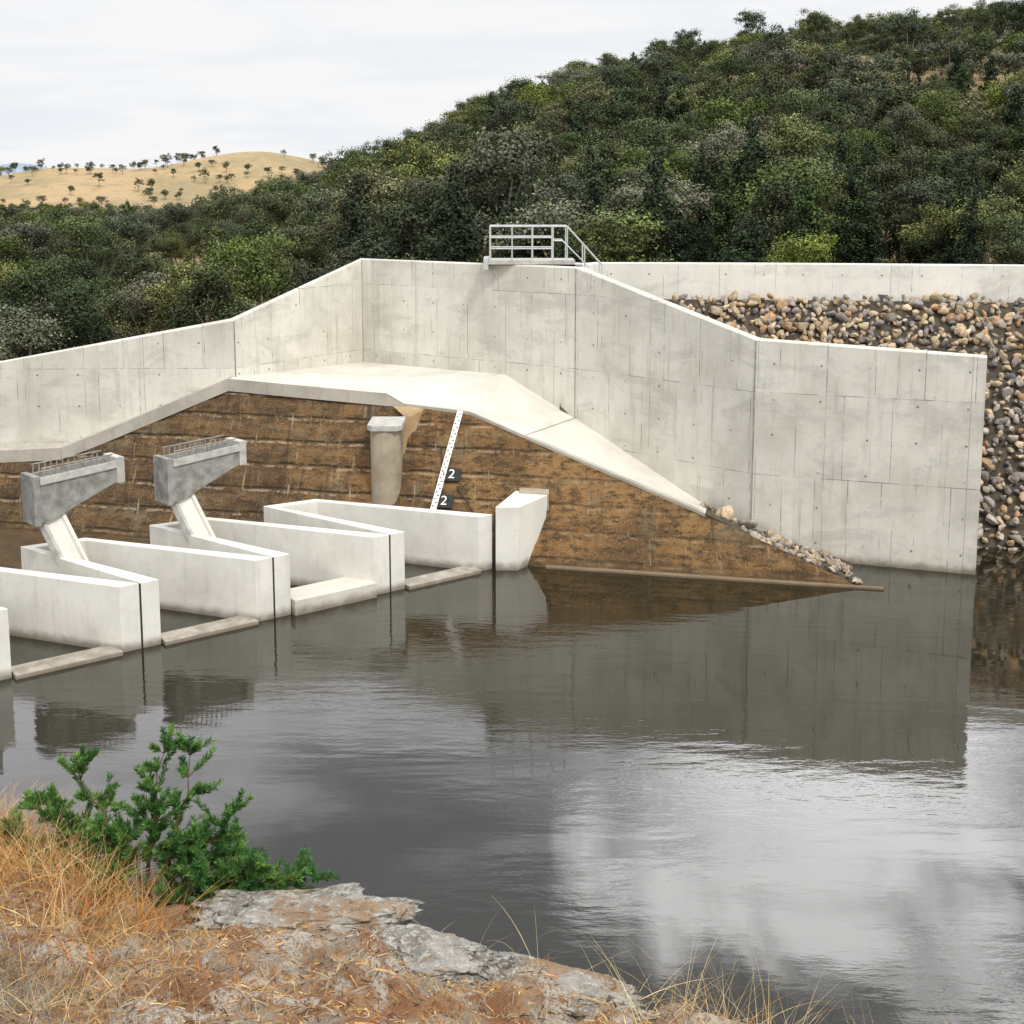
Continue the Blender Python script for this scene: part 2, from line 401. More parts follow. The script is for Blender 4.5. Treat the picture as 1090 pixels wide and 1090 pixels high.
pier=empty('concrete_pier',(-3.6,34.25,1.3))
ring=[(-.43,.9)]+[(-.43*math.cos(a),-.1-.36*math.sin(a)) for a in np.linspace(0,math.pi,17)]+[(.43,.9)]
prism('shaft',ring,-.3,2.04,M_pier,pier,.02)
prism('cap',[(-.50,.95),(-.50,-.28),(-.36,-.5),(.36,-.5),(.50,-.28),(.50,.95)],2.04,2.22,M_greyl,pier,.03)
mesh_obj('splayed_buttress',[(.3,.35,.85),(.48,.5,.8),(1.12,1.45,2.40),(.05,1.5,2.44),(.4,1.0,2.25),(.6,1.0,2.2)],[(0,1,5,4),(1,2,5),(5,2,3,4)],M_butt,pier)

# staff gauge
gauge=empty('water_level_gauge',(0,0,0))
g0=Vector((-2.22,fy(-2.22,1.05),1.05)); g1=Vector((-1.5,fy(-1.5,3.6),3.6))
nrm=Vector((-.15,-.75,.62)).normalized(); dr=(g1-g0).normalized(); sd_=dr.cross(nrm).normalized()*.085
def strip(name,a,b,mat,lift,s0=-1,s1=1):
    q=[a+sd_*s0+nrm*lift,a+sd_*s1+nrm*lift,b+sd_*s1+nrm*lift,b+sd_*s0+nrm*lift]
    q2=[x-nrm*.03 for x in q]
    return mesh_obj(name,q+q2,[(0,1,2,3),(4,5,1,0),(5,6,2,1),(6,7,3,2),(7,4,0,3)],mat,gauge)
strip('board',g0,g1,M_white,.12)
L=(g1-g0).length; k=0; s_=.08
while s_<L-.1:
    sside=(-.75,-.1) if k%2 else (.1,.75)
    a=g0+dr*s_; strip('mark',a,a+dr*.035,M_black,.124,*sside); s_+=.11; k+=1
for (x,z) in ((-1.7,2.0),(-1.9,1.35)):
    c0=Vector((x,fy(x,z),z))
    ax=Vector((1,-.22,0)).normalized(); up=Vector((.1,.6,.75)); up=(up-ax*ax.dot(up)).normalized(); nn=ax.cross(up).normalized()
    q=[c0+ax*sx_*.27+up*sy_*.2+nn*.10 for sx_,sy_ in ((-1,-1),(1,-1),(1,1),(-1,1))]; q2=[x_-nn*.03 for x_ in q]
    mesh_obj('number_plate',q+q2,[(0,1,2,3),(4,5,1,0),(5,6,2,1),(6,7,3,2),(7,4,0,3)],M_black,gauge)
    tc=bpy.data.curves.new('digit','FONT'); tc.body='2'; tc.size=.4; tc.align_x='CENTER'; tc.align_y='CENTER'; tc.extrude=.004
    to=link(bpy.data.objects.new('digit',tc)); tc.materials.append(M_white); to.parent=gauge
    mt=Matrix((ax,up,nn)).transposed().to_4x4(); mt.translation=c0+nn*.11; to.matrix_world=mt
tube('conduit',[[Vector((-2.05,fy(-2.05,2.7)-.1,2.72)),Vector((-1.95,fy(-1.95,2.0)-.1,2.05))],[Vector((-1.55,fy(-1.55,1.75)-.1,1.75)),Vector((-.9,fy(-.9,.9)-.1,.95))]],.02,M_black,gauge)

# ------------------------------------------------------------ fuse gates
d2=Vector((.8,.6)); Jt=Vector((2.56,1.935)); J0=Vector((-8.19,25.95))
gate_h=1.5
nup=Vector((.6,-.8))
for i in range(-3,3):
    Ja=J0+Jt*i; Jb=Ja+Jt
    gp=empty('spillway_fuse_gate',(Ja.x,Ja.y,0))
    L0=lambda p:(p.x-Ja.x,p.y-Ja.y)
    BL=Ja+Vector((-3.75,2.8)); BR=Jb+Vector((-5.0,1.65))
    e=(BR-BL).normalized(); nb=Vector((e.y,-e.x))
    BRi=BR+nb*.26-e*.05; BLi=BL+nb*.26+e*.3
    plan=[Ja+d2*.43,Ja+d2*.022,BL,BR,Jb-d2*.022,Jb-d2*.46,BRi,BLi]
    prism('bucket_walls',[L0(p) for p in plan],-.6,gate_h,M_gate,gp,.015)
    q=[Ja-d2*.021-nup*.01,Ja+d2*.021-nup*.01,Ja+d2*.021-nup*.3,Ja-d2*.021-nup*.3]
    prism('joint_seal',[L0(p) for p in q],-.1,gate_h-.03,M_rubber,gp)
    hh=.38 if i==1 else .1
    bk=.75 if i==1 else .42
    q=[Ja+d2*.46+nup*.16,Jb-d2*.49+nup*.16,Jb-d2*.49-nup*bk,Ja+d2*.46-nup*bk]
    prism('sill_slab',[L0(p) for p in q],-.6,hh,M_slab,gp,.02)
    if i in (-1,0,1):
        a=Ja+Vector((-3.12,1.95)); bq=Ja+Vector((-1.55,3.5))
        ee=(bq-a).normalized(); nn=Vector((ee.y,-ee.x))
        def pt(s,w_,z): q_=a+ee*s+nn*w_; return (q_.x-Ja.x,q_.y-Ja.y,z)
        LL=(bq-a).length
        prof=[(0,3.42),(LL,3.55),(LL,3.05),(LL-.3,2.98),(.5,2.42),(0,2.32)]
        vv=[pt(s,.32,z) for s,z in prof]+[pt(s,-.32,z) for s,z in prof]; n=6
        ff=[tuple(range(n)),tuple(range(n,2*n))[::-1]]+[(k,(k+1)%n,n+(k+1)%n,n+k) for k in range(1,n)]
        ti=[pt(.1,.23,3.427),pt(LL-.1,.23,3.543),pt(LL-.1,-.23,3.543),pt(.1,-.23,3.427)]
        tb=[(x,y,3.2) for x,y,z in ti]; bi=len(vv); vv+=ti+tb
        ff+=[(0,1,bi+1,bi),(1,n+1,bi+2,bi+1),(n+1,n,bi+3,bi+2),(n,0,bi,bi+3)]
        ff+=[(bi+k,bi+(k+1)%4,bi+4+(k+1)%4,bi+4+k) for k in range(4)]+[(bi+4,bi+5,bi+6,bi+7)]
        o=mesh_obj('intake_well',vv,ff,M_grey,gp); recalc(o)
        for s0,s1,zb,zt_,mt in ((LL-.17,LL+.03,3.0,3.62,M_greyl),(-.03,.12,2.3,3.47,M_grey)):
            vv=[pt(s,w_,z) for s in (s0,s1) for w_ in (.35,-.35) for z in (zb,zt_)]
            o=mesh_obj('end_plate',vv,[(0,1,3,2),(4,6,7,5),(0,4,5,1),(2,3,7,6),(1,5,7,3),(0,2,6,4)],mt,gp); recalc(o)
        vv=[pt(s,w_,z+dz) for s,z in ((.13,3.38),(LL-.18,3.5)) for w_ in (.322,.365) for dz in (-.12,.05)]
        o=mesh_obj('top_flange',vv,[(0,1,3,2),(4,6,7,5),(0,4,5,1),(2,3,7,6),(1,5,7,3),(0,2,6,4)],M_greyl,gp); recalc(o)
        lines=[]
        for k in range(12):
            s=.25+k*(LL-.6)/11
            for ww in (.3,-.3): lines.append([pt(s,ww,3.38),pt(s,ww,3.66)])
        for ww in (.3,-.3): lines.append([pt(.2,ww,3.64),pt(LL-.25,ww,3.71)])
        tube('trash_rack',lines,.018,M_grey,gp)
        top=Vector(pt(.38,.1,2.5)); bot=Vector((-2.0,1.95,.95)); bot2=Vector((-1.35,1.7,-.1))
        sdv=Vector((.8,.55,0)).normalized()
        for off,wd,mt,h0 in ((0,.42,M_gate,.06),(.25,.08,M_gate,.2),(-.25,.08,M_greyl,.2)):
            vv=[]
            for q_ in (top,bot,bot2):
                for a_,b_ in ((-wd/2+off,-.12),(wd/2+off,-.12),(wd/2+off,h0),(-wd/2+off,h0)):
                    vv.append(q_+sdv*a_+Vector((0,0,b_)))
            ff=[(0,3,2,1),(8,9,10,11)]+[(r*4+k,r*4+(k+1)%4,r*4+4+(k+1)%4,r*4+4+k) for r in (0,1) for k in range(4)]
            o=mesh_obj('inclined_leg',vv,ff,mt,gp); recalc(o)
ep=empty('gate_end_pier',(0,0,0))
v=[(-.44,31.58,-.6),(.14,31.58,-.6),(.80,32.62,-.6),(.0,33.2,-.6),(-.44,31.58,1.74),(.17,31.58,1.74),(1.0,32.85,1.76),(.1,33.3,1.76)]
o=mesh_obj('pier_block',v,[(0,3,2,1),(4,5,6,7),(0,1,5,4),(1,2,6,5),(2,3,7,6),(3,0,4,7)],M_gate,ep); md=o.modifiers.new('b','BEVEL'); md.width=.012
prism('joint_seal',[(-.485,31.68),(-.445,31.65),(-.445,31.9),(-.485,31.9)],-.1,1.5,M_rubber,ep)
prism('weathered_cap',[(.2,33.0),(1.02,32.8),(1.05,33.6),(.2,33.7)],1.3,1.80,M_pier,ep,.02)
q=[J0+Jt*-5+Vector((-2.7,1.95)),J0+Jt*3+Vector((-2.7,1.95)),Vector((-2.2,fy(-2.2,0)+.4)),Vector((-30,fy(-30,0)+.4))]
prism('downstream_floor',[(p_.x,p_.y) for p_ in q],-1,.05,M_brown)

# ------------------------------------------------------------ boulders
def ico(sub):
    bm=bmesh.new(); bmesh.ops.create_icosphere(bm,subdivisions=sub,radius=1)
    v=np.array([x.co[:] for x in bm.verts]); f=np.array([[q.index for q in x.verts] for x in bm.faces]); bm.free(); return v,f
iv,if_=ico(2)
protos=[]
for k in range(14):
    v=iv.copy()
    for j in range(12):
        n=rng.normal(size=3); n/=np.linalg.norm(n); dd=rng.uniform(.38,.72); s=v@n; over=np.maximum(s-dd,0); v-=np.outer(over,n)
    v+=rng.normal(scale=.02,size=v.shape); protos.append(v*1.3)
def rot_rand(n):
    q=rng.normal(size=(n,4)); q/=np.linalg.norm(q,axis=1)[:,None]; w_,x,y,z=q.T
    return np.stack([1-2*(y*y+z*z),2*(x*y-z*w_),2*(x*z+y*w_),2*(x*y+z*w_),1-2*(x*x+z*z),2*(y*z-x*w_),2*(x*z-y*w_),2*(y*z+x*w_),1-2*(x*x+y*y)],1).reshape(n,3,3)
pal=np.array([(.24,.215,.19),(.31,.27,.225),(.16,.15,.145),(.37,.32,.26),(.39,.30,.19),(.44,.35,.235),(.36,.23,.13),(.23,.20,.185)])
def rocks(name,pos_,sizes,warm,mat,parent=None):
    n=len(pos_); Rm=rot_rand(n); V=[];F=[];Cc=[];o=0
    for i in range(n):
        s=sizes[i]*np.array([1,rng.uniform(.5,.95),rng.uniform(.45,.85)])
        v=(protos[i%14]*s)@Rm[i].T+pos_[i]; V.append(v); F.append(if_+o); o+=len(v)
        wts=np.array([1.4,1.3,.8,1.1,.9*warm[i],.8*warm[i],.5*warm[i],1.2]); c=pal[rng.choice(8,p=wts/wts.sum())]*rng.uniform(.75,1.3)
        Cc.append(np.tile(c,(len(v),1)))
    return fast_mesh(name,np.concatenate(V),np.concatenate(F),mat,np.concatenate(Cc),parent)
def toptoe(x):
    ty=np.interp(x,[2,9,16.3,26,50],[39.9,39.75,38.8,36.4,27.8])
    by=np.interp(x,[2,9,14.4,26,50],[35.5,34.3,33.2,30.5,22]); return ty,6.62,by
P_=[];S_=[];W_=[]
x=2.5
while x<40:
    st_=.21 if x<20 else .5
    for s in np.arange(0,1.02,.025 if x<20 else .06):
        xx=x+rng.uniform(-.13,.13); ss=s+rng.uniform(-.015,.015); ty,tz,by=toptoe(xx)
        y=ty+(by-ty)*ss; z=tz+(-.35-tz)*ss-.05+.25*math.sin(ss*math.pi)
        r=(rng.uniform(.07,.18)*(1.6 if rng.random()<.15 else 1))*(1 if x<20 else 1.8)
        P_.append((xx,y+rng.uniform(-.06,.06),z+rng.uniform(-.06,.10))); S_.append(r); W_.append(4.0 if ss<.22 else (1.6 if ss<.6 else .9))
    x+=st_
rocks('rockfill_embankment',np.array(P_),S_,W_,M_rock)
v=[];f=[]
xl=list(np.arange(1.5,52,1.5))
for x in xl:
    ty,tz,by=toptoe(x); v+=[(x,by-.3,-1),(x,by,-.5),(x,(ty+by)/2,(tz-.5)/2+.18),(x,ty,tz-.1),(x,ty+.6,tz-.1),(x,ty+6,tz-.2),(x,ty+14,-.5)]
for i in range(len(xl)-1):
    for k in range(6): f.append((i*7+k,i*7+7+k,i*7+8+k,i*7+1+k))
mesh_obj('dam_crest_fill',v,f,M_soil)
v=[I,H,(6.75,33.2,.75),(9.2,32.35,.05),(10.5,31.9,-.4),(10.0,30.3,-.5),(9.0,fy(9,0),-.1)]
mesh_obj('rubble_bed',v,[(0,1,2),(0,2,6),(2,3,6),(3,4,5,6)],M_soil)
P_=[];S_=[];W_=[]
for k in range(300):
    a=rng.random()**1.1; bb=rng.random()
    lx=5.35+a*3.7; ry=fy(lx,max(0,1.4-(lx-5.2)*.368))+.25; wy=np.interp(lx,[5.35,6.65,9.4],[34.0,32.95,32.1])
    y=ry+(wy-ry)*bb; z=np.interp(lx,[5.2,9.3],[1.22,-.06])+bb*.02
    P_.append((lx,y,z)); S_.append(rng.uniform(.04,.15)*(1.5 if rng.random()<.12 else 1)); W_.append(1.4)
for q in ((5.9,33.0,1.2,.24),(5.45,33.3,1.33,.15),(6.5,32.6,1.0,.30),(5.7,32.7,1.3,.16),(6.1,32.5,1.12,.15)): P_.append(q[:3]); S_.append(q[3]); W_.append(12)
rocks('rubble',np.array(P_),S_,W_,M_rock)

# ------------------------------------------------------------ access platform with railings
pf=empty('access_platform',(0,39.3,7.75))
prism('deck',[(-.75,-.55),(2.0,-.55),(2.0,.75),(-.75,.75)],.0,.14,M_greyl,pf,.01)
prism('deck_toe',[(-.9,-.7),(-.75,-.7),(-.75,.75),(-.9,.75)],-.15,.2,M_steel,pf)
lines=[]
zt=1.2
for y in (-.5,.7):
    for x in (-.7,0,.65,1.3): lines.append([(x,y,.1),(x,y,zt)])
    for z in (zt,.85,.5): lines.append([(-.7,y,z),(1.3,y,z)])
    lines.append([(1.3,y,zt),(1.75,y,zt),(2.85,y,.0)]); lines.append([(1.3,y,.75),(1.6,y,.75),(2.45,y,-.1)])
    lines.append([(1.75,y,zt),(1.75,y,.1)]); lines.append([(2.3,y,.6),(2.3,y,-.5)]); lines.append([(2.85,y,0),(2.85,y,-1)])
for z in (zt,.85,.5): lines.append([(-.7,-.5,z),(-.7,.7,z)])
lines.append([(-.7,.1,.1),(-.7,.1,zt)])
tube('railings',lines,.022,M_steel,pf)
for k in range(5):
    prism('stair_tread',[(2.0+k*.2,-.45),(2.22+k*.2,-.45),(2.22+k*.2,.65),(2.0+k*.2,.65)],-.03-k*.2,.0-k*.2,M_steel,pf)

# ------------------------------------------------------------ trees
def quads(cent,nrm,size,asp=1.6):
    n=len(cent); nrm=nrm/np.linalg.norm(nrm,axis=1)[:,None]
    a=np.cross(nrm,rng.normal(size=(n,3))); a/=np.linalg.norm(a,axis=1)[:,None]; b=np.cross(nrm,a)
    s=size[:,None]
    V=np.stack([cent-a*s*asp/2,cent-b*s/2+a*s*.1,cent+a*s*asp/2,cent+b*s/2+a*s*.1],1).reshape(-1,3)
    F=np.arange(4*n).reshape(n,4); return V,F
def cone_tube(p0,p1,r0,r1,seg=6):
    p0=np.array(p0,float);p1=np.array(p1,float);d=p1-p0;d/=np.linalg.norm(d)
    a=np.cross(d,[.3,.9,.1]);a/=np.linalg.norm(a);b=np.cross(d,a)
    an=np.linspace(0,2*math.pi,seg,endpoint=False)
    rg=np.cos(an)[:,None]*a+np.sin(an)[:,None]*b
    V=np.concatenate([p0+rg*r0,p1+rg*r1]); F=np.array([(i,(i+1)%seg,seg+(i+1)%seg,seg+i) for i in range(seg)]); return V,F
def make_tree(name,kind,H,Wd,col,nleaf,lsz=1.0):
    V=[];F=[];C=[];mi=[];o=0
    def add(v,f,c,m_):
        nonlocal o
        V.append(v);F.append(f+o);C.append(np.tile(c,(len(v),1)) if np.ndim(c)==1 else c);mi.append(np.full(len(f),m_));o+=len(v)
    bark=np.array((.16,.13,.10))
    lean=rng.uniform(-.06,.06,2)*H
    clumps=[]
    if kind=='euc':
        th=H*.45; v,f=cone_tube((0,0,-1),(lean[0]*.4,lean[1]*.4,th),.026*H,.017*H); add(v,f,bark,1)
        nl=rng.integers(7,10)
        for k in range(nl):
            an=k*2*math.pi/nl+rng.uniform(-.4,.4); rr=Wd*.5*rng.uniform(.3,.8); zz=H*rng.uniform(.5,.88)
            p0=np.array((lean[0]*.4,lean[1]*.4,th*rng.uniform(.75,1))); p1=np.array((math.cos(an)*rr+lean[0],math.sin(an)*rr+lean[1],zz)); mid=(p0+p1)/2+np.array((0,0,-.05*H))
            v,f=cone_tube(p0,mid,.012*H,.008*H,5); add(v,f,bark*1.2,1); v,f=cone_tube(mid,p1,.008*H,.003*H,5); add(v,f,bark*1.2,1)
            for q in range(rng.integers(4,7)):
                clumps.append((p1+rng.normal(size=3)*np.array((.10,.10,.07))*H*.8,Wd*rng.uniform(.055,.13)))
        for q in range(9): clumps.append((np.array((lean[0]+rng.normal()*.12*Wd,lean[1]+rng.normal()*.12*Wd,H*rng.uniform(.68,.93))),Wd*rng.uniform(.08,.15)))
    elif kind=='pine':
        v,f=cone_tube((0,0,-1),(lean[0],lean[1],H*.97),.02*H,.004*H); add(v,f,bark,1)
        for k in range(20):
            tq=.2+.77*k/19; clumps.append((np.array((lean[0]*tq,lean[1]*tq,H*tq)),Wd*(.19-.13*tq)))
        for k in range(46):
            tq=rng.uniform(.12,.92); rad=Wd*.5*(1-tq)**.7*rng.uniform(.5,1.1)+.1; an=rng.uniform(0,6.28)
            clumps.append((np.array((math.cos(an)*rad*.8+lean[0]*tq,math.sin(an)*rad*.8+lean[1]*tq,H*tq)),Wd*(.15-.08*tq)*rng.uniform(.6,1.2)))
    else:
        v,f=cone_tube((0,0,-1),(lean[0],lean[1],H*.8),.022*H,.008*H); add(v,f,bark,1)
        for k in range(46):
            tq=rng.uniform(.2,.97); prof=math.sin(min(1,(tq-.05)*1.05)*math.pi)**.55
            rad=Wd*.5*prof*rng.uniform(.3,1.0); an=rng.uniform(0,6.28)
            p1=np.array((math.cos(an)*rad+lean[0]*tq,math.sin(an)*rad+lean[1]*tq,H*tq)); clumps.append((p1,Wd*rng.uniform(.07,.15)))
            if k%3==0:
                v,f=cone_tube((lean[0]*tq*.7,lean[1]*tq*.7,H*tq*.75),p1,.008*H,.003*H,4); add(v,f,bark,1)
    wts=np.array([c[1]**2 for c in clumps]); cnt=(nleaf*wts/wts.sum()).astype(int)+6
    for (cp,r),n in zip(clumps,cnt):
        dr=rng.normal(size=(n,3)); dr/=np.linalg.norm(dr,axis=1)[:,None]
        # ragged clump outline: lobed radius plus outliers
        lob=1+.35*np.sin(dr@rng.normal(size=3)*4+rng.uniform(0,6))
        rad=r*rng.uniform(.2,1.3,n)**.6*lob
        outl=rng.random(n)<.16; rad=np.where(outl,rad*1.45,rad)
        sc=np.array((rng.uniform(.8,1.25),rng.uniform(.8,1.25),.65 if kind=='euc' else (1.1 if kind=='pine' else 1.15)))
        ce=cp+dr*rad[:,None]*sc
        nr=dr*.9+rng.normal(size=(n,3))*.5+np.array((0,0,.4))
        v,f=quads(ce,nr,rng.uniform(.065,.14,n)*lsz)
        sh=rng.uniform(.6,1.4)
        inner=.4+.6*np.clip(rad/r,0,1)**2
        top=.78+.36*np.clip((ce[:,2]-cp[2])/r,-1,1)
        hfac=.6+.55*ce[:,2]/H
        cl=col*sh*(inner*top*hfac*rng.uniform(.8,1.2,n))[:,None]  # leaf colour carries painted shade: clump cores, undersides and low leaves darker
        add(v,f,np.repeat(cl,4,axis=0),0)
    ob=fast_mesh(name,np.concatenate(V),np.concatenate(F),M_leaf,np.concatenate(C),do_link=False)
    ob.data.materials.append(M_bark); ob.data.polygons.foreach_set('material_index',np.concatenate(mi).astype(np.int32))
    return ob.data
G1=np.array((.130,.145,.066)); G2=np.array((.036,.058,.026)); G3=np.array((.076,.104,.038)); G4=np.array((.160,.175,.112)); G5=np.array((.14,.170,.052))
specs={'euc':[(9.5,7.4,G1),(8.5,7.0,G4),(10,7.8,G3),(8,7.0,G5),(9.5,6.9,G1*.65),(10,6.9,G4*.75)],'pine':[(9,4.2,G2),(8,4.4,G2*1.25),(9.5,4.0,G2*.9)],'cas':[(8.5,5.2,G3*.65),(7.5,6.0,G3*.9)]}
T={};TF={}
for k,l in specs.items():
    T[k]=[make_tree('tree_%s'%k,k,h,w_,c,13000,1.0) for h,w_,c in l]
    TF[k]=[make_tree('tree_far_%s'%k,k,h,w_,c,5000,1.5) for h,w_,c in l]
forest=empty('forest')
cnt=0
def put(kind,x,y,s,z=None):
    global cnt
    lib=T if y<115 else TF
    me=lib[kind][rng.integers(len(lib[kind]))]
    o=bpy.data.objects.new('tree',me); scene.collection.objects.link(o); o.parent=forest
    o.location=(x,y,(float(ground_h(x,y)) if z is None else z)-.3); o.rotation_euler=(0,0,rng.uniform(0,6.28)); o.scale=(s*rng.uniform(.9,1.12),s*rng.uniform(.9,1.12),s*rng.uniform(.85,1.12)); cnt+=1
y=50.
while y<310:
    sp=4.1+ (y-50)*.013
    x=-.50*y-8
    while x<.50*y+8:
        xx=x+rng.uniform(-.5,.5)*sp; yy=y+rng.uniform(-.5,.5)*sp
        ok=True
        if xx>-1 and yy<56: ok=False
        if ((xx-47)/10)**2+((yy-132)/12)**2<1: ok=False
        if yy>150 and xx<-75 and rng.random()<.35: ok=False
        nz=noise.noise(Vector((xx*.03,yy*.03,3)))
        if ok and rng.random()<.93:
            if xx<-12 and yy<85: k='cas' if rng.random()<.7 else 'euc'; s=rng.uniform(.7,1.0)
            else:
                r=rng.random()
                pp=.28+.8*nz+(.10 if xx>0 else 0)
                if yy>190: pp*=.3
                k='pine' if r<pp else ('euc' if r<.94 else 'cas'); s=rng.uniform(.6,1.12)
            if xx<-10 and yy<120: s*=np.interp(yy,[50,120],[.80,.78])
            if xx<-12 and yy>=120: s*=float(np.interp(xx,[-50,-15],[.62,.88]))
            if yy>200: s*=.92
            put(k,xx,yy,s)
        x+=sp
    y+=sp*.92
for k in range(260):
    yy=rng.uniform(320,560); xx=rng.uniform(-.48*yy,-.16*yy); put('euc' if rng.random()<.6 else 'cas',xx,yy,rng.uniform(.5,.95),z=-1.5)
for k in range(300):
    yy=rng.uniform(590,800); xx=rng.uniform(-.47*yy,-.12*yy)
    if noise.noise(Vector((xx*.02,yy*.02,8)))>.05 or rng.random()<.12: put('euc',xx,yy,rng.uniform(.35,.85))
print('trees',cnt)

# ------------------------------------------------------------ near bank
ex=[-9,-3.05,-2.3,-1.72,-.71,-.3,.25,.85,1.8,4,9]; ey=[9.2,6.9,6.35,6.0,5.95,5.72,5.48,5.2,4.5,3.0,1.0]
def bank_h(x,y):
    x=np.asarray(x,float);y=np.asarray(y,float)
    e=np.interp(x,ex,ey)+.07*np.sin(x*7)+.05*np.sin(x*17+1)
    dd=e-y
    return 6.2+np.where(dd>0,.34*dd,2.1*dd)
xs=np.linspace(-9,9,420); ys=np.concatenate([np.linspace(-6,2,20),np.linspace(2.05,8.5,230),np.linspace(8.6,14,16)])
X,Y=np.meshgrid(xs,ys); Z=bank_h(X,Y)
def bank_n(x,y):
    n1=noise.fractal(Vector((x,y,0))*1.7,1,2,5)*.08; n2=noise.fractal(Vector((x,y,4))*7,1,2,5)*.03
    r=noise.fractal(Vector((x*1.1+3,y*2.2,9)),1,2,3); led=.05*math.tanh((r-.05)*9)
    return n1+n2+led
N=np.array([bank_n(a,b_) for a,b_ in zip(X.ravel(),Y.ravel())]).reshape(X.shape)
Z=np.maximum(Z+N,-2)
def bank_z(x,y): return float(bank_h(x,y))+bank_n(x,y)
m,t,b=material('rocky_bank_soil'); p=pos(t)
n1=t.noise(p,2.0,8,.68,.4); n2=t.noise(p,9,6,.72); n3=t.noise(p,60,4,.75); vz=t.vor(p,26); n4=t.noise(p,3.3,6,.7)
c=t.mix(t.step(n1,.46,.56),(.32,.16,.08),(.40,.34,.27))
c=t.mix(t.step(n2,.48,.60,0,.85),c,(.47,.29,.15)); c=t.mix(t.step(n3,.54,.66,0,.7),c,(.08,.05,.035))
c=t.mix(t.math('MULTIPLY',t.step(n4,.50,.58),t.step(n3,.62,.5)),c,(.62,.57,.49))
c=t.mix(t.math('MULTIPLY',t.step(vz,.10,.2,1,0),.7),c,(.50,.34,.18))
t.l.new(c,b.inputs['Base Color']); t.l.new(t.bump(t.math('ADD',n2,t.math('MULTIPLY',n3,.8)),1.0,.05),b.inputs['Normal'])
fast_mesh('rocky_bank',np.stack([X.ravel(),Y.ravel(),Z.ravel()],1),grid_faces(len(xs),len(ys)),m,smooth=True)

m,t,b=material('lichen_rock'); p=pos(t)
n1=t.noise(p,5,8,.72); n2=t.noise(p,26,6,.75); n3=t.noise(t.mapping(p,(1,1,7)),6,6,.72,.6)
c=t.mix(t.step(n1,.42,.58),(.27,.25,.215),(.47,.45,.40)); c=t.mix(t.step(n2,.50,.60),c,(.64,.62,.56)); c=t.mix(t.step(n3,.56,.63,0,.85),c,(.06,.05,.04))
c=t.mix(t.step(t.noise(p,3,6,.7),.50,.60,0,.8),c,(.42,.26,.14))
t.l.new(c,b.inputs['Base Color']); t.l.new(t.bump(t.math('ADD',n2,n3),1,.05),b.inputs['Normal']); M_lich=m
iv4,if4=ico(6)
def rock_slab(x,y,sx_,sy_,sz_,rz,dz=0):
    v=iv4.copy(); v=np.sign(v)*np.abs(v)**.75
    q=np.array([noise.fractal(Vector(a)*1.6+Vector((x*3,y*3,0)),.8,2,7) for a in v]); v=v*(1+.24*q)[:,None]
    q=np.array([noise.fractal(Vector((a[0]*2,a[1]*2,a[2]*9+x)),1,2,5) for a in v]); v[:,:2]*=(1+.12*q)[:,None]
    v*=np.array((sx_,sy_,sz_)); c,s=math.cos(rz),math.sin(rz); v=np.stack([v[:,0]*c-v[:,1]*s,v[:,0]*s+v[:,1]*c,v[:,2]],1)
    v+=np.array((x,y,float(bank_h(x,y))+dz)); fast_mesh('rock_outcrop',v,if4,M_lich,smooth=False)
rock_slab(-1.1,5.9,.55,.22,.085,.03,.03)
rock_slab(-.42,5.55,.34,.18,.05,-.35,.0)
rock_slab(.22,5.32,.40,.15,.045,-.4,.0)

def blades(name,base,length,leanv,width,cols,mat,nseg=4,bend=.5):
    n=len(base); V=np.zeros((n,(nseg+1)*2,3)); 
    side=np.cross(leanv,rng.normal(size=(n,3))); side/=np.linalg.norm(side,axis=1)[:,None]+1e-9
    droop=rng.uniform(.2,1,n)*bend; hd=leanv.copy(); hd[:,2]=0; hd/=np.linalg.norm(hd,axis=1)[:,None]+1e-9
    for k in range(nseg+1):
        s=k/nseg; c=base+leanv*(length*s)[:,None]+hd*(length*droop*s*s*.6)[:,None]-np.array((0,0,1))*(length*droop*s**2.4*.6)[:,None]
        wv=width*(1-s*.9)/2
        V[:,2*k]=c-side*wv[:,None]; V[:,2*k+1]=c+side*wv[:,None]
    F=[]
    base_i=(np.arange(n)*(nseg+1)*2)[:,None]
    for k in range(nseg): F.append(base_i+np.array([[2*k,2*k+1,2*k+3,2*k+2]]))
    return fast_mesh(name,V.reshape(-1,3),np.concatenate(F),mat,np.repeat(cols,(nseg+1)*2,axis=0))
B=[];Ln=[];Lv=[];Wd=[];Cl=[]
def tuft(x,y,n,h,spread,col,lean=.35,wd=.004):
    for k in range(n):
        a=x+rng.normal()*spread; b_=y+rng.normal()*spread
        B.append((a,b_,bank_z(a,b_)-.02)); Ln.append(h*rng.uniform(.3,1.15)); 
        q=np.array((rng.normal()*lean,rng.normal()*lean,1)); Lv.append(q/np.linalg.norm(q)); Wd.append(wd*rng.uniform(.6,1.4)); Cl.append(np.array(col)*rng.uniform(.6,1.4))
gold=(.60,.36,.12); straw=(.66,.52,.28); red=(.47,.21,.07); greyg=(.36,.31,.22)
for k in range(85):
    x=rng.uniform(-3.2,-1.75); y=np.interp(x,ex,ey)-abs(rng.normal())*.4; tuft(x,y,42,.40,.08,(gold,straw,red)[k%3],.45)
for k in range(60):
    x=rng.uniform(-2.6,-1.3); y=rng.uniform(4.3,5.6); tuft(x,y,26,.2,.08,(gold,red,greyg,straw)[k%4],.7)
for k in range(50):
    x=rng.uniform(-2.5,-1.85); y=rng.uniform(4.2,4.95); tuft(x,y,40,.22,.05,(greyg,(.22,.21,.15),greyg)[k%3],.7)
for k in range(140):
    x=rng.uniform(-1.7,1.0); e_=np.interp(x,ex,ey); y=e_-rng.uniform(.0,1.3); tuft(x,y,10,.13,.06,(gold,red,straw)[k%3],.8,.003)
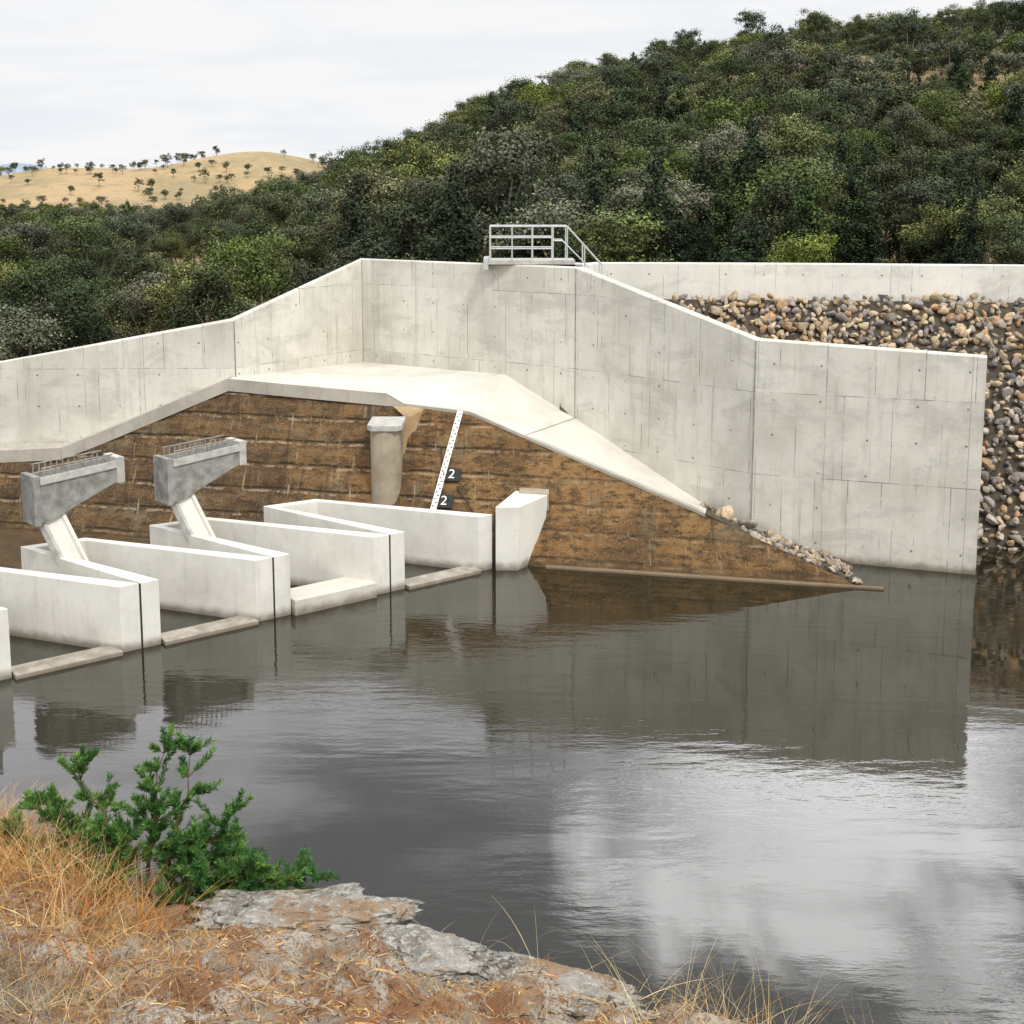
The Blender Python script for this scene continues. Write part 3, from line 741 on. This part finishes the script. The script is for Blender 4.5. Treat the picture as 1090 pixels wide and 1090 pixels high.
for k in range(60):
    x=rng.uniform(.5,2.7); e_=np.interp(x,ex,ey); y=e_-rng.uniform(-.15,.4); tuft(x,y,15,.5,.08,(gold,straw,straw)[k%3],.6,.003)
for k in range(40):
    x=rng.uniform(-.9,2.5); e_=np.interp(x,ex,ey); tuft(x,e_-.1,2,.5,.04,straw,.6,.0035)
for k in range(14000):
    x=rng.uniform(-3,1.8); e_=np.interp(x,ex,ey); y=e_-rng.uniform(-.05,1.9)
    B.append((x,y,bank_z(x,y)+.01)); Ln.append(rng.uniform(.015,.07)); q=rng.normal(size=3)*np.array((1,1,.2)); Lv.append(q/np.linalg.norm(q)); Wd.append(rng.uniform(.003,.009)); Cl.append(np.array((straw,red,(.08,.05,.03),gold,greyg)[k%5])*rng.uniform(.6,1.2))
blades('dry_grass',np.array(B),np.array(Ln),np.array(Lv),np.array(Wd),np.array(Cl),M_grass,5,.6)

V=[];F=[];C=[];mi=[];o=0
def addm(v,f,c,m_):
    global o
    V.append(v);F.append(f+o);C.append(np.tile(c,(len(v),1)) if np.ndim(c)==1 else c);mi.append(np.full(len(f),m_));o+=len(v)
def leafy(p,dirv,L,n):
    s=rng.uniform(.05,1,n); ce=p+dirv*(L*s)[:,None]
    out=rng.normal(size=(n,3)); out-=np.outer(out@dirv,dirv); out/=np.linalg.norm(out,axis=1)[:,None]
    ld=out*.8+dirv*.65+np.array((0,0,.2)); ld/=np.linalg.norm(ld,axis=1)[:,None]
    ll=rng.uniform(.016,.042,n); wv=np.cross(ld,rng.normal(size=(n,3))); wv/=np.linalg.norm(wv,axis=1)[:,None]; ww=ll*.10
    v=np.stack([ce,ce+ld*(ll*.5)[:,None]-wv*ww[:,None],ce+ld*ll[:,None],ce+ld*(ll*.5)[:,None]+wv*ww[:,None]],1).reshape(-1,3)
    base=np.array((.060,.165,.038)) if rng.random()<.6 else np.array((.14,.27,.06))
    addm(v,np.arange(4*n).reshape(n,4),np.repeat(base*rng.uniform(.6,1.35,(n,1)),4,axis=0),0)
sb=np.array((-2.05,6.35,5.75))
ends=[(-.35,.1,1.05),(.12,.0,1.22),(.30,.1,1.16),(-.6,.0,.90),(.5,-.1,.85),(.80,-.1,.5),(-.2,-.1,.85),(.0,-.2,.75),(.45,-.2,.5),(-.80,.1,.70),(.88,.0,.42),(-.45,-.2,.65),(.2,.2,.6),(.65,.1,.38),(-.7,-.15,.5),(.25,-.3,.5),(-.1,-.3,.6),(.64,-.15,.62),(.3,-.1,.75),(-.3,.0,.6),(.75,-.2,.32),(.5,.1,.62),(-.5,.1,.8),(.1,-.15,.95),(.35,-.25,.62),(.6,-.3,.45),(-.2,-.3,.5)]
for e_ in ends:
    e_=np.array(e_)*rng.uniform(.92,1.06); n=8; prev=sb
    for k in range(1,n+1):
        s=k/n; q=sb+e_*np.array((s**.8,s**.8,s**.9))+np.array((0,0,.10*math.sin(s*math.pi)))+rng.normal(size=3)*.015
        r0=.010*(1-(k-1)/n)+.002; r1=.010*(1-s)+.002
        v,f=cone_tube(prev,q,r0,r1,5); addm(v,f,np.array((.1,.06,.04)),1)
        dd=(q-prev)/np.linalg.norm(q-prev)
        if s>.4:
            for j in range(6 if s>.6 else 3):
                sdv=rng.normal(size=3); sdv[2]=abs(sdv[2])*.5; sdv=sdv/np.linalg.norm(sdv)*.95+dd*.5; sdv/=np.linalg.norm(sdv)
                Lq=rng.uniform(.05,.24)*(1.15-.4*s); v,f=cone_tube(q,q+sdv*Lq,.003,.001,4); addm(v,f,np.array((.09,.08,.04)),1)
                leafy(q+sdv*Lq*.25,sdv,Lq*.85,int(150*rng.uniform(.5,1.3)))
        prev=q
    leafy(prev,dd,.1,120)
ob=fast_mesh('green_shrub',np.concatenate(V),np.concatenate(F),M_shrub,np.concatenate(C)); ob.data.materials.append(M_twig)
ob.data.polygons.foreach_set('material_index',np.concatenate(mi).astype(np.int32))

scene.view_settings.view_transform='Standard'; scene.view_settings.look='None'; scene.view_settings.exposure=0
